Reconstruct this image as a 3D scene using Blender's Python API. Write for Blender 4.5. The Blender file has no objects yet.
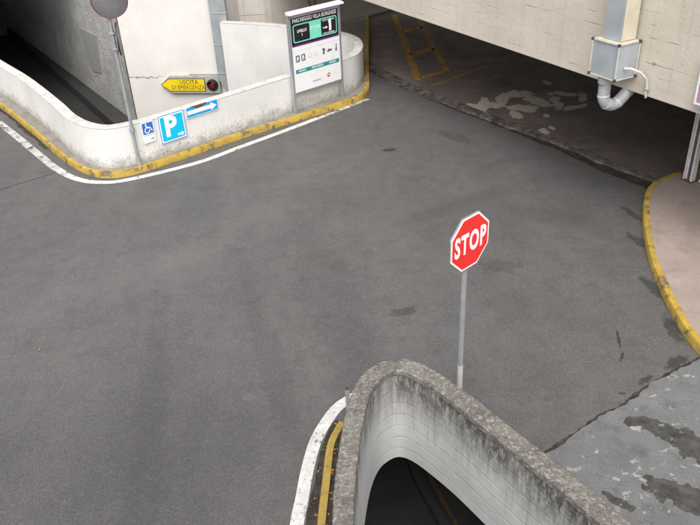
import bpy, bmesh, math, random
from mathutils import Vector, Matrix
from mathutils.geometry import tessellate_polygon
R = math.radians
random.seed(7)
S = bpy.context.scene
COL = S.collection

# ------------------------------------------------------------------ camera
CAM_H = 6.0
cam = bpy.data.cameras.new('camera'); camo = bpy.data.objects.new('camera', cam); COL.objects.link(camo)
cam.sensor_fit = 'HORIZONTAL'; cam.sensor_width = 36; cam.lens = 740 / 700 * 36
cam.clip_start = 0.05; cam.clip_end = 600
pitch, roll = R(31.13), R(-2.92)
fw = Vector((0, math.cos(pitch), -math.sin(pitch))); up = Vector((0, math.sin(pitch), math.cos(pitch))); rt = Vector((1, 0, 0))
rt2 = rt * math.cos(roll) + up * math.sin(roll); up2 = up * math.cos(roll) - rt * math.sin(roll)
m = Matrix((rt2, up2, -fw)).transposed().to_4x4(); m.translation = (0, 0, CAM_H)
camo.matrix_world = m
S.camera = camo

# ------------------------------------------------------------------ sky, sun, exposure
SUN_EL, SUN_AZ = 55, 182          # azimuth clockwise from +Y
w = bpy.data.worlds.new('World'); S.world = w; w.use_nodes = True
nt = w.node_tree; bg = nt.nodes['Background']
sky = nt.nodes.new('ShaderNodeTexSky'); sky.sky_type = 'NISHITA'; sky.sun_disc = False
sky.sun_elevation = R(SUN_EL); sky.sun_rotation = R(SUN_AZ); sky.air_density = 1.0; sky.dust_density = 4.0; sky.ozone_density = 1.0
hs = nt.nodes.new('ShaderNodeHueSaturation'); hs.inputs['Saturation'].default_value = 0.12
nt.links.new(sky.outputs[0], hs.inputs['Color']); nt.links.new(hs.outputs[0], bg.inputs[0]); bg.inputs[1].default_value = 0.15
sd = bpy.data.lights.new('sun', 'SUN'); so = bpy.data.objects.new('sun', sd); COL.objects.link(so)
sd.energy = 1.1; sd.angle = R(70); sd.color = (1.0, 0.965, 0.91)
az = R(SUN_AZ); el = R(SUN_EL)
sdir = Vector((math.sin(az) * math.cos(el), math.cos(az) * math.cos(el), math.sin(el)))
so.rotation_euler = sdir.to_track_quat('Z', 'Y').to_euler(); so.location = sdir * 40
S.view_settings.view_transform = 'Standard'; S.view_settings.look = 'None'
S.view_settings.exposure = 0.74; S.view_settings.gamma = 1.0; S.view_settings.use_curve_mapping = False
S.render.engine = 'CYCLES'
S.cycles.max_bounces = 6; S.cycles.diffuse_bounces = 4

# ------------------------------------------------------------------ node helper
class NM:
    def __init__(s, name, rough=0.8, metal=0.0, spec=None):
        s.m = bpy.data.materials.new(name); s.m.use_nodes = True; s.t = s.m.node_tree
        s.b = s.t.nodes['Principled BSDF']; s.b.inputs['Roughness'].default_value = rough; s.b.inputs['Metallic'].default_value = metal
        if spec is not None: s.b.inputs['Specular IOR Level'].default_value = spec
        s._pos = None; s._nz = {}
    def n(s, t): return s.t.nodes.new(t)
    def put(s, sock, v):
        if isinstance(v, bpy.types.NodeSocket): s.t.links.new(v, sock)
        elif isinstance(v, (tuple, list)) and sock.type == 'RGBA' and len(v) == 3: sock.default_value = (*v, 1)
        else: sock.default_value = v
    def pos(s):
        if s._pos is None: s._pos = s.n('ShaderNodeNewGeometry').outputs['Position']
        return s._pos
    def uv(s): return s.n('ShaderNodeUVMap').outputs[0]
    def mp(s, vec, scale=(1, 1, 1), loc=(0, 0, 0), rot=(0, 0, 0)):
        k = s.n('ShaderNodeMapping'); s.put(k.inputs[0], vec); k.inputs['Scale'].default_value = scale
        k.inputs['Location'].default_value = loc; k.inputs['Rotation'].default_value = rot; return k.outputs[0]
    def noise(s, scale, vec=None, detail=4, rough=0.55, dist=0):
        k = s.n('ShaderNodeTexNoise'); s.put(k.inputs['Vector'], vec if vec is not None else s.pos())
        k.inputs['Scale'].default_value = scale; k.inputs['Detail'].default_value = detail; k.inputs['Roughness'].default_value = rough
        k.inputs['Distortion'].default_value = dist; return k.outputs[0]
    def voro(s, scale, vec=None, out='Distance', feat='F1'):
        k = s.n('ShaderNodeTexVoronoi'); k.feature = feat; s.put(k.inputs['Vector'], vec if vec is not None else s.pos()); k.inputs['Scale'].default_value = scale
        return k.outputs[out]
    def rng(s, v, a, b, c=0.0, d=1.0, smooth=False):
        k = s.n('ShaderNodeMapRange'); k.clamp = True; k.interpolation_type = 'SMOOTHSTEP' if smooth else 'LINEAR'
        s.put(k.inputs[0], v); k.inputs[1].default_value = a; k.inputs[2].default_value = b; k.inputs[3].default_value = c; k.inputs[4].default_value = d
        return k.outputs[0]
    def math(s, op, a, b=0.0, c=None):
        k = s.n('ShaderNodeMath'); k.operation = op; s.put(k.inputs[0], a); s.put(k.inputs[1], b)
        if c is not None: s.put(k.inputs[2], c)
        return k.outputs[0]
    def mul(s, a, b): return s.math('MULTIPLY', a, b)
    def mix(s, f, a, b, mode='MIX'):
        k = s.n('ShaderNodeMix'); k.data_type = 'RGBA'; k.blend_type = mode
        s.put(k.inputs[0], f); s.put(k.inputs[6], a); s.put(k.inputs[7], b); return k.outputs[2]
    def sep(s, vec):
        k = s.n('ShaderNodeSeparateXYZ'); s.put(k.inputs[0], vec); return k.outputs
    def ell(s, cx, cy, rx, ry, ang=0, wob=0.35, ws=2.0, soft=0.45, seed=0):
        """soft ragged blob (0..1) of fixed place and size on the ground"""
        v = s.mp(s.pos(), loc=(-cx, -cy, 0)); v = s.mp(v, rot=(0, 0, -R(ang))); v = s.mp(v, scale=(1 / rx, 1 / ry, 0))
        k = s.n('ShaderNodeVectorMath'); k.operation = 'LENGTH'; s.put(k.inputs[0], v)
        d = k.outputs['Value']
        if ws not in s._nz: s._nz[ws] = s.noise(ws, None, 3, 0.6)      # one ragged-edge noise per scale, shared
        nz = s._nz[ws]
        d = s.math('ADD', d, s.mul(s.math('SUBTRACT', nz, 0.5), wob * 2))
        return s.rng(d, 1 - soft, 1 + soft * 0.3, 1, 0, True)
    def col(s, v): s.put(s.b.inputs['Base Color'], v); return s
    def rough(s, v): s.put(s.b.inputs['Roughness'], v); return s
    def bump(s, h, strength=0.4, dist=0.01):
        k = s.n('ShaderNodeBump'); k.inputs['Strength'].default_value = strength; k.inputs['Distance'].default_value = dist
        s.put(k.inputs['Height'], h); s.t.links.new(k.outputs[0], s.b.inputs['Normal']); return s
MT = {}
def g(v): return (v, v, v)

# asphalt --------------------------------------------------------------
def make_asphalt(name, marks):
    a = NM(name, 0.6)
    c = a.mix(a.rng(a.noise(0.35, detail=5, rough=0.6), .3, .72), (.078, .0745, .0735), (.108, .1035, .1015))
    c = a.mix(a.rng(a.noise(1.3, a.mp(a.pos(), rot=(0, 0, R(40)), scale=(1, .28, 1)), 5, .65), .42, .75), c, (.110, .105, .102))
    c = a.mix(a.mul(a.rng(a.noise(3.2, detail=6, rough=.7), .46, .74), .5), c, (.052, .051, .05))
    if marks:
        for i, (cx, cy, rx, ry, an, k) in enumerate(marks):
            e = a.ell(cx, cy, rx, ry, an, seed=i, soft=.8 if rx > .6 else .4, ws=1.6 if rx > .6 else (9 if rx > .06 else 24), wob=.5 if rx > .6 else .9)
            c = a.mix(a.mul(e, abs(k)), c, (.03, .029, .028) if k < 0 else (.14, .137, .132))
    # aggregate
    sp = a.voro(120, out='Color'); sv = a.sep(sp)[0]
    c = a.mix(.6, c, a.mix(a.rng(sv, .0, 1), g(.25), g(.75)), 'OVERLAY')
    lite = a.mul(a.rng(sv, .9, .95), a.rng(a.noise(11), .4, .62))
    c = a.mix(a.mul(lite, .42), c, (.2, .195, .185))
    c = a.mix(a.mul(a.rng(a.voro(2.1), .014, .008), .6), c, (.3, .28, .25))
    a.col(c); a.rough(a.rng(a.noise(2.), .3, .7, .5, .66))
    a.bump(a.math('ADD', a.mul(a.voro(95), .8), a.mul(a.noise(30), .6)), .3, .006)
    return a.m
YARD_MARKS = [(-3.3, 9.9, 1.7, .75, 25, .26), (-1.6, 11.7, 1.3, .5, 38, .2), (-2.7, 10.3, .8, .4, 40, .28), (-4.6, 9.0, 1.0, .5, 60, .2), (-3.6, 14.0, 2.4, .5, 25, .15), (-.3, 9.0, .5, 2.6, 12, -.2), (-3.6, 5.2, 3.2, 2.2, 10, -.3), (-2.4, 6.2, .22, 3.2, 8, -.22), (-1.1, 7.6, .2, 2.4, 14, -.2),
              (.71, 8.52, .22, .13, 20, -.6), (.95, 14.38, .16, .1, 10, -.95), (3.45, 7.66, .022, .24, -12, -.95), (3.37, 7.3, .022, .12, -28, -.95), (1.9, 11.7, 1.3, .3, 28, -.3),
              (-1.0, 13.3, 2.2, .3, 36, .16), (2.3, 9.6, .35, .2, 0, -.35), (4.62, 10.1, .1, .34, 15, -.7), (4.33, 8.8, .1, .4, 8, -.75), (4.22, 7.8, .11, .34, -3, -.8), (4.85, 11.0, .08, .4, 18, -.6),
              (4.0, 7.14, .22, .09, 35, -.85), (3.5, 6.84, .13, .05, 40, -.85), (3.15, 6.62, .05, .03, 0, -.8), (2.4, 14.9, .5, .2, -55, -.4), (3.4, 11.2, .9, .4, -30, -.25), (-2.2, 6.2, 1.2, 2.6, 10, -.2), (-1.3, 6.9, .09, .07, 0, .3)]
MT['asphalt'] = make_asphalt('asphalt', YARD_MARKS)

a = NM('asphalt_seam', .8); a.col(a.mix(a.noise(20), g(.018), g(.035))); MT['seam'] = a.m

# dark garage floor with lime blooms -------------------------------------
LIME = [(2.25, 17.35, .2, .45, 25, 0), (2.7, 16.95, .34, .16, -50, 0), (3.05, 16.75, .3, .2, -20, 0), (3.35, 16.85, .13, .5, -10, 0), (3.6, 16.75, .25, .22, 0, 0), (3.85, 17.15, .16, .6, -20, 0), (4.25, 17.45, .42, .3, 10, 0), (4.62, 16.95, .22, .5, 20, 0), (4.2, 16.45, .42, .25, -15, 0), (3.95, 16.1, .12, .3, 0, 0),
        (5.05, 16.75, .12, .62, -5, 0), (5.4, 17.3, .4, .13, -30, 0), (5.75, 17.0, .12, .4, -15, 0), (5.35, 16.35, .35, .12, 25, 0), (4.32, 14.95, .12, .2, 0, 0), (4.52, 15.15, .06, .14, 0, 0), (3.2, 15.3, .06, .1, 0, 0), (5.2, 18.2, .1, .2, 0, 0), (4.6, 15.9, .06, .14, 0, 0)]
a = NM('garage_floor', .7)
c = a.mix(a.rng(a.noise(.8, detail=6, rough=.65), .3, .7), (.10, .077, .07), (.19, .15, .136))
c = a.mix(a.mul(a.rng(a.noise(2.6, detail=7, rough=.7), .5, .72), .7), c, (.24, .195, .178))
for i, (cx, cy, rx, ry, an, k) in enumerate([(1.55, 19.3, .75, 1.6, 0, .5), (1.6, 22, .6, 2.2, 0, .3)]):
    c = a.mix(a.mul(a.ell(cx, cy, rx, ry, an, seed=i, soft=.9), k), c, (.30, .24, .215))
bl = None
for cx, cy, rx, ry, an, ho in LIME:
    e_ = a.ell(cx, cy, rx, ry, an, wob=1.25, ws=4.5, soft=.08)
    if ho: e_ = a.mul(e_, a.math('SUBTRACT', 1, a.ell(cx, cy, rx * ho, ry * ho, an, wob=.9, ws=4.5, soft=.15)))
    bl = e_ if bl is None else a.math('MAXIMUM', bl, e_)
bl = a.mul(bl, a.rng(a.noise(9, detail=5, rough=.65), .3, .5, .45, 1))
c = a.mix(a.mul(bl, .85), c, (.55, .48, .40))
a.col(c); a.rough(a.rng(a.noise(1.5), .3, .7, .5, .8)); a.bump(a.noise(40), .3, .01)
MT['garage'] = a.m

a = NM('gutter_dirt', .95)
c = a.mix(a.rng(a.noise(7, detail=6), .35, .7), (.016, .013, .011), (.055, .044, .036))
c = a.mix(a.rng(a.noise(45, detail=3), .6, .7), c, (.12, .085, .05)); a.col(c); a.bump(a.noise(30), .8, .02); MT['dirt'] = a.m

a = NM('gutter_concrete', .9)
c = a.mix(a.rng(a.noise(3, detail=7, rough=.7), .35, .68), (.05, .04, .034), (.26, .225, .19)); c = a.mix(a.mul(a.rng(a.noise(5, detail=7, rough=.7), .46, .56), .8), c, (.045, .037, .031))
a.col(c); a.bump(a.noise(25), .6, .02); MT['gutter'] = a.m

# worn paint -------------------------------------------------------------
def worn(name, c1, c2, lo=.5, hi=.62, under=(.06, .058, .056), sc=9, rough=.7):
    a = NM(name, rough)
    c = a.mix(a.rng(a.noise(4, detail=5), .3, .7), c1, c2)
    c = a.mix(a.mul(a.rng(a.noise(28, detail=4), .45, .75), .3), c, under)
    c = a.mix(a.rng(a.noise(sc, detail=7, rough=.7), lo, hi), c, under)
    a.col(c); a.bump(a.noise(60), .35, .006); return a.m
MT['line_white'] = worn('line_white', (.66, .65, .63), (.5, .49, .47), .57, .68)
MT['line_white_old'] = worn('line_white_old', (.58, .56, .54), (.38, .37, .36), .5, .6, sc=5)
MT['line_yellow'] = worn('line_yellow', (.52, .28, .03), (.32, .17, .035), .47, .7, (.13, .10, .09), sc=3.5)
MT['line_ochre'] = worn('line_ochre', (.12, .07, .015), (.07, .04, .012), .5, .7, (.02, .02, .02), sc=5)
MT['kerb_yellow'] = worn('kerb_yellow', (.52, .35, .045), (.34, .22, .04), .52, .62, (.13, .105, .07), sc=6)
MT['kerb_yellow_old'] = worn('kerb_yellow_old', (.44, .31, .05), (.32, .22, .05), .56, .7, (.07, .062, .05), sc=8)

# concrete pavements ------------------------------------------------------
def concrete(name, c1, c2, dark, sc=1.0, dk=.5, rough=.88):
    a = NM(name, rough)
    c = a.mix(a.rng(a.noise(1.1 * sc, detail=6, rough=.6), .3, .7), c1, c2)
    c = a.mix(a.mul(a.rng(a.noise(4 * sc, detail=7, rough=.7), .5, .74), dk), c, dark)
    c = a.mix(.35, c, a.mix(a.voro(130, out='Color'), g(.35), g(.65)), 'OVERLAY')
    a.col(c); a.bump(a.noise(50, detail=5), .4, .008); return a.m
MT['pave_left'] = concrete('pave_left', (.20, .18, .155), (.27, .25, .22), (.08, .07, .058), 1.6, .7)
MT['pave_right'] = concrete('pave_right', (.285, .223, .197), (.365, .29, .256), (.17, .132, .116), 1, .55)
MT['ledge'] = concrete('ledge', (.13, .125, .12), (.2, .195, .19), (.05, .05, .05))
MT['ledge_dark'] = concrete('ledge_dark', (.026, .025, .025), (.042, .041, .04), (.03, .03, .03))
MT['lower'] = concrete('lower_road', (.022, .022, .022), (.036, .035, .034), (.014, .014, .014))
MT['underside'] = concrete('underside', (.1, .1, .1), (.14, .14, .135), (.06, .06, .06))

# cement patch lower right -------------------------------------------------
a = NM('cement_patch', .8)
c = a.mix(a.rng(a.noise(1.5, detail=6, rough=.6), .3, .7), (.115, .115, .118), (.16, .16, .16))
c = a.mix(a.mul(a.rng(a.noise(3.4, detail=7, rough=.7), .52, .66), .6), c, (.065, .065, .066))
n1 = a.noise(2.1, detail=7, rough=.62, dist=.3)
wet = a.ell(3.62, 5.66, .66, .23, -52, wob=.9, soft=.16, ws=5.0)
wet = a.math('MAXIMUM', wet, a.ell(3.22, 6.1, .27, .12, -8, wob=.8, soft=.2, ws=5.0))
wet = a.math('MAXIMUM', wet, a.ell(3.3, 5.0, .55, .2, -30, wob=.9, soft=.2, ws=5.0))
wet = a.math('MAXIMUM', wet, a.ell(2.55, 5.02, .2, .08, -45, wob=.9, soft=.3, ws=5.0))
rim = a.mul(a.math('SUBTRACT', 1, a.math('ABSOLUTE', a.math('SUBTRACT', a.mul(wet, 2), 1))), .75)
c = a.mix(a.mul(wet, .95), c, a.mix(a.rng(a.noise(6, detail=7, rough=.7), .35, .65), (.02, .019, .017), (.075, .072, .067)))
chips = a.rng(a.noise(3.3, a.mp(a.pos(), loc=(7.3, 1.1, 0)), 7, .66, .3), .612, .63)
chips2 = a.mul(a.rng(a.noise(8, a.mp(a.pos(), loc=(2.3, 9.1, 0)), 7, .68), .595, .62), a.rng(a.noise(1.4), .46, .56))
c = a.mix(a.mul(a.math('MAXIMUM', chips, chips2), .7), c, (.36, .34, .30))
c = a.mix(a.mul(a.rng(rim, .3, .7), .5), c, (.26, .245, .22))
a.col(c); c = a.mix(.5, c, a.mix(a.voro(110, out='Color'), g(.3), g(.7)), 'OVERLAY'); a.col(c); a.rough(a.rng(wet, 0, 1, .9, .75)); a.bump(a.math('ADD', a.noise(22, detail=6), a.mul(chips, .6)), .5, .012)
MT['patch'] = a.m

# white painted parapet (uv: metres along, height) -------------------------
a = NM('white_paint', .75)
uv = a.uv(); u_, v_ = a.sep(uv)[0:2]
c = a.mix(a.rng(a.noise(1.2, detail=5), .3, .7), (.74, .725, .70), (.63, .615, .59))
c = a.mix(a.mul(a.rng(a.noise(3, a.mp(uv, scale=(6, .5, 1)), 4), .5, .8), .22), c, (.42, .41, .38))
bh = a.math('ADD', v_, a.mul(a.math('SUBTRACT', a.noise(5, detail=7, rough=.75), .5), .75))
grime = a.rng(bh, .34, .1)
c = a.mix(a.mul(grime, .6), c, (.16, .15, .125))
sp = a.mul(a.rng(a.noise(17, detail=6, rough=.75), .57, .62), a.rng(a.math('ADD', v_, a.mul(a.noise(1.5), .5)), .85, .45))
c = a.mix(a.mul(sp, .8), c, (.16, .155, .135))
hl = a.math('PINGPONG', a.math('ADD', v_, a.mul(a.noise(2), .03)), .1)
c = a.mix(a.mul(a.mul(a.rng(hl, .006, .0), a.rng(a.noise(6, a.mp(uv, scale=(1, 5, 1))), .58, .68)), .5), c, (.3, .29, .27))
a.col(c); a.bump(a.math('ADD', a.noise(14, detail=5), a.mul(a.rng(hl, .0, .012), .25)), .25, .01)
MT['white_paint'] = a.m
a = NM('parapet_cap', .8); c = a.mix(a.rng(a.noise(5, detail=7, rough=.7), .35, .7), (.62, .60, .57), (.40, .375, .34)); a.col(c); a.bump(a.noise(30), .4, .01); MT['white_cap'] = a.m

a = NM('pier_paint', .75)
uv = a.uv(); u_, v_ = a.sep(uv)[0:2]
c = a.mix(a.rng(a.noise(.9, detail=6), .3, .7), (.75, .72, .685), (.65, .62, .585))
c = a.mix(a.mul(a.rng(a.noise(3, a.mp(uv, scale=(5, .3, 1)), 5), .5, .8), .18), c, (.5, .46, .42))
sp = a.mul(a.rng(a.noise(14, detail=6, rough=.7), .62, .68), a.ell(-6.2, 23.1, .7, 1.5, 0))
c = a.mix(a.mul(sp, .7), c, (.35, .3, .25))
crk = a.math('ABSOLUTE', a.math('SUBTRACT', a.math('ADD', v_, a.mul(a.noise(3.5, detail=6), .35)), -.62))
c = a.mix(a.mul(a.rng(crk, .03, .008), a.rng(u_, 1.25, .95)), c, (.28, .25, .2))
a.col(c); a.bump(a.noise(9, a.mp(uv, scale=(5, 1, 1))), .15, .01); MT['pier'] = a.m

# U-shaped ramp parapet, inner faces streaked ------------------------------
a = NM('ramp_wall_paint', .8)
uv = a.uv(); u_, v_ = a.sep(uv)[0:2]
c = a.mix(a.rng(a.noise(1.6, detail=6, rough=.6), .3, .7), (.54, .54, .535), (.40, .40, .395))
# board marks
vv = a.math('ADD', v_, a.mul(a.noise(1.5), .02)); hl = a.math('PINGPONG', vv, .085)
c = a.mix(a.mul(a.mul(a.rng(hl, .007, .0), a.rng(a.noise(5, a.mp(uv, scale=(1, 6, 1)), 5), .48, .6)), .75), c, (.24, .23, .21))
st = a.noise(1, a.mp(uv, scale=(16, .7, 1)), 5, .65)
st2 = a.noise(1, a.mp(uv, scale=(40, 2.2, 1)), 6, .68, .3)
drop = a.math('ADD', a.mul(st, 1.0), a.mul(a.noise(1, a.mp(uv, scale=(1.6, .1, 1)), 3), .75))
depth = a.math('SUBTRACT', .87, v_)
lim = a.rng(drop, .55, 1.15, 0.05, .95)
streak = a.rng(a.math('SUBTRACT', lim, depth), -.12, .5)
wash = a.mul(a.rng(a.math('ADD', depth, a.mul(a.math('SUBTRACT', a.noise(2.3, detail=6, rough=.7), .5), 1.1)), .75, .0), a.rng(u_, 4.6, 6.2, .25, .8))
c = a.mix(a.mul(wash, a.rng(a.noise(1, a.mp(uv, scale=(22, 5, 1)), 6, .7), .35, .62, .25, 1)), c, (.16, .15, .132))
c = a.mix(a.mul(streak, a.rng(st2, .34, .62, .1, .8)), c, (.13, .122, .105))
blk = a.mul(a.rng(a.noise(1, a.mp(uv, scale=(11, 4, 1)), 8, .78), .43, .54), a.rng(a.math('ADD', depth, a.mul(a.noise(2.2, detail=5), .42)), .66, .3))
blk = a.mul(blk, a.rng(a.math('ADD', a.noise(1, a.mp(uv, scale=(1.5, .2, 1)), 2), a.rng(u_, 6.2, 7.6, -.02, .2)), .34, .5))
c = a.mix(a.mul(blk, .9), c, (.045, .043, .036))
fine = a.mul(a.rng(st2, .55, .75), a.rng(depth, 1.2, .2, .1, .45)); c = a.mix(fine, c, (.3, .29, .27))
c = a.mix(a.mul(a.rng(a.noise(12, detail=6, rough=.7), .64, .69), .7), c, (.22, .2, .16))
a.col(c); a.bump(a.math('ADD', a.noise(12, detail=6), a.mul(a.rng(hl, 0, .012), .8)), .35, .012)
MT['ramp_paint'] = a.m

a = NM('rough_coping', .95)
c = a.mix(a.rng(a.noise(2.2, detail=6, rough=.65), .3, .7), (.20, .183, .163), (.105, .093, .08))
c = a.mix(a.mul(a.rng(a.noise(26, detail=5, rough=.7), .5, .64), .75), c, (.37, .35, .315))
c = a.mix(a.mul(a.rng(a.noise(17, a.mp(a.pos(), loc=(5, 5, 5)), 6, .7), .55, .66), .8), c, (.075, .066, .056))
c = a.mix(a.rng(a.voro(60), .2, .1, 0, .4), c, (.34, .32, .285))
c = a.mix(a.mul(a.rng(a.noise(3.3, detail=6, rough=.7), .53, .66), .6), c, (.06, .052, .044))
a.col(c); a.bump(a.math('ADD', a.noise(40, detail=6), a.mul(a.voro(70), .7)), .9, .014); MT['coping'] = a.m

# fascia -------------------------------------------------------------------
a = NM('fascia_concrete', .85)
uv = a.uv(); u_, v_ = a.sep(uv)[0:2]
c = a.mix(a.rng(a.noise(1, a.mp(uv, scale=(.7, 1.4, 1)), 6, .6), .3, .7), (.62, .56, .47), (.50, .45, .375))
vv = a.math('ADD', v_, a.mul(a.noise(1.2), .03)); hl = a.math('PINGPONG', vv, .09)
msk = a.rng(a.noise(1, a.mp(uv, scale=(1.3, 9, 1)), 6, .7), .52, .6)
c = a.mix(a.mul(a.mul(a.rng(hl, .011, .0), msk), .7), c, (.22, .18, .14))
c = a.mix(a.mul(a.rng(a.noise(1, a.mp(uv, scale=(3, 9, 1)), 7, .75), .58, .7), .5), c, (.33, .29, .235))
dr = a.mul(a.rng(a.noise(1, a.mp(uv, scale=(7, .35, 1)), 5, .65), .52, .72), .35); c = a.mix(dr, c, (.36, .31, .25))
pits = a.rng(a.noise(19, uv, 4, .6), .66, .7); c = a.mix(a.mul(pits, .6), c, (.2, .15, .1))
c = a.mix(a.mul(a.rng(v_, 2.32, 2.2), .35), c, (.6, .57, .5))
a.col(c); a.bump(a.math('ADD', a.noise(16, uv, 6), a.math('ADD', a.mul(a.mul(a.rng(hl, .014, 0), msk), -.7), a.mul(pits, -.8))), .4, .014); MT['fascia'] = a.m
a = NM('back_wall_paint', .85); c = a.mix(a.rng(a.noise(1.4, detail=6), .3, .7), (.58, .53, .47), (.46, .41, .36)); c = a.mix(a.mul(a.rng(a.noise(18, detail=5), .62, .68), .6), c, (.25, .2, .16)); a.col(c); a.bump(a.noise(20), .3, .01); MT['backwall'] = a.m
a = NM('clad_panel', .6); c = a.mix(a.rng(a.noise(1.6, detail=5), .3, .7), (.68, .65, .60), (.56, .53, .49)); a.col(c); MT['clad'] = a.m

a = NM('rough_grey_wall', .95)
c = a.mix(a.rng(a.noise(1.2, detail=6, rough=.6), .3, .7), (.38, .37, .355), (.54, .53, .51))
c = a.mix(a.mul(a.rng(a.noise(1, a.mp(a.uv(), scale=(5, .7, 1)), 6, .7), .5, .7), .5), c, (.24, .235, .225)); a.col(c)
a.bump(a.math('ADD', a.noise(3.5, detail=7, rough=.7), a.mul(a.noise(14, detail=4), .4)), .9, .1); MT['greywall'] = a.m

# simple ones ----------------------------------------------------------------
def plain(name, c, rough=.5, metal=0, var=.12, sc=6, spec=None):
    a = NM(name, rough, metal, spec); d = tuple(x * (1 - var * 2.2) for x in c)
    a.col(a.mix(a.rng(a.noise(sc, detail=5), .35, .75), c, d)); a.bump(a.noise(30), .06, .003); MT[name] = a.m; return a
plain('galv', (.46, .48, .50), .42, .55, .1, 9); plain('galv_matt', (.34, .37, .38), .6, .2, .1, 4); plain('duct_metal', (.46, .50, .535), .5, .35, .1, 3)
plain('duct_cream', (.62, .56, .43), .6, 0, .1, 4); plain('box_frame', (.56, .54, .49), .55); plain('dark_cap', (.06, .055, .06), .5); plain('white_sign', (.84, .84, .84), .4, 0, .03)
plain('sign_red', (.80, .025, .022), .4, 0, .05); plain('sign_cyan', (.0, .52, .80), .4, 0, .03); plain('sign_blue', (.03, .16, .58), .4, 0, .05); plain('sign_blue_l', (.02, .36, .76), .4, 0, .06)
plain('sign_back', (.28, .29, .30), .5, .4); plain('black', (.02, .02, .026), .4, 0, .1); plain('mint', (.20, .72, .55), .4, 0, .03); plain('teal', (.02, .27, .28), .4, 0, .05); plain('purple', (.25, .03, .26), .4)
plain('lamp_white', (.80, .76, .80), .35, 0, .05); plain('yellow_face', (.82, .62, .02), .4, 0, .06); plain('brown_text', (.12, .08, .01), .5); plain('sign_grey', (.40, .40, .37), .6, 0, .12); plain('lens_red', (.25, .012, .006), .25, 0, .05)
plain('rust', (.22, .085, .04), .85, 0, .3, 20); plain('pvc', (.38, .40, .40), .5, 0, .14, 9); plain('pvc_band', (.58, .59, .6), .5); plain('cable', (.62, .60, .55), .5); plain('post_pink', (.82, .80, .79), .55, 0, .12)
plain('post_dark', (.10, .09, .095), .6); plain('rim_red', (.22, .015, .03), .45); plain('leaf', (.46, .20, .09), .8, 0, .3, 40); plain('weed', (.06, .16, .03), .7, 0, .3, 40); plain('pic_dark', (.12, .10, .16), .5); plain('mauve', (.42, .25, .36), .5)
plain('text_white', (.84, .84, .84), .5, 0, .02); plain('pole_cream', (.54, .55, .53), .5, .1); plain('plate_grey', (.33, .33, .325), .8)
a = NM('mirror_glass', .06, 1.0); a.col((.62, .62, .64)); MT['mirror'] = a.m

# ------------------------------------------------------------------ mesh helpers
def link(name, me, mat, parent=None):
    o = bpy.data.objects.new(name, me); COL.objects.link(o)
    if mat and not me.materials: me.materials.append(MT[mat])
    if parent: o.parent = parent
    return o
def from_bm(name, bm, mat, parent=None, world=True, smooth=False, bevel=0, seg=2):
    bmesh.ops.recalc_face_normals(bm, faces=bm.faces)
    if parent and world:
        bm.transform(parent.matrix_basis.inverted())
    me = bpy.data.meshes.new(name); bm.to_mesh(me); bm.free()
    if smooth:
        for p in me.polygons: p.use_smooth = True
        if hasattr(me, 'set_sharp_from_angle'): me.set_sharp_from_angle(angle=R(38))
    o = link(name, me, mat, parent)
    if bevel:
        md = o.modifiers.new('bevel', 'BEVEL'); md.width = bevel; md.segments = seg; md.limit_method = 'ANGLE'; md.angle_limit = R(40)
    return o
def tag(o, label, cat, group=None):
    o['label'] = label; o['category'] = cat
    if group: o['group'] = group
    return o
def struct(o): o['kind'] = 'structure'; return o
def thing(name, label, cat, loc=(0, 0, 0), rz=0, group=None):
    o = bpy.data.objects.new(name, None); COL.objects.link(o); o.location = loc; o.rotation_euler = (0, 0, rz); o.empty_display_size = .1
    o.matrix_basis = Matrix.Translation(loc) @ Matrix.Rotation(rz, 4, 'Z')
    return tag(o, label, cat, group)
def add_poly(bm, pts, z0, z1, holes=(), bottom=True, sides=True):
    """prism from a 2-D outline with holes"""
    loops = [list(pts)] + [list(h) for h in holes]
    flat = [p for l in loops for p in l]
    top = [bm.verts.new((p[0], p[1], z1)) for p in flat]
    tris = tessellate_polygon([[Vector((p[0], p[1], 0)) for p in l] for l in loops])
    for t in tris:
        try: bm.faces.new([top[i] for i in t])
        except ValueError: pass
    if z0 is not None:
        bot = [bm.verts.new((p[0], p[1], z0)) for p in flat]
        if bottom:
            for t in tris:
                try: bm.faces.new([bot[i] for i in reversed(t)])
                except ValueError: pass
        if sides:
            k = 0
            for l in loops:
                n = len(l)
                for i in range(n):
                    j = (i + 1) % n; bm.faces.new((top[k + i], top[k + j], bot[k + j], bot[k + i]))
                k += n
    return bm
def prism(name, pts, z0, z1, mat, parent=None, holes=(), bevel=0, world=True):
    return from_bm(name, add_poly(bmesh.new(), pts, z0, z1, holes), mat, parent, world, bevel=bevel)
def box(bm, x0, x1, y0, y1, z0, z1):
    v = [bm.verts.new(p) for p in ((x0, y0, z0), (x1, y0, z0), (x1, y1, z0), (x0, y1, z0), (x0, y0, z1), (x1, y0, z1), (x1, y1, z1), (x0, y1, z1))]
    for f in ((0, 3, 2, 1), (4, 5, 6, 7), (0, 1, 5, 4), (1, 2, 6, 5), (2, 3, 7, 6), (3, 0, 4, 7)): bm.faces.new([v[i] for i in f])
    return bm
def lbox(name, x0, x1, y0, y1, z0, z1, mat, parent, bevel=0): return from_bm(name, box(bmesh.new(), x0, x1, y0, y1, z0, z1), mat, parent, False, bevel=bevel)
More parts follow.
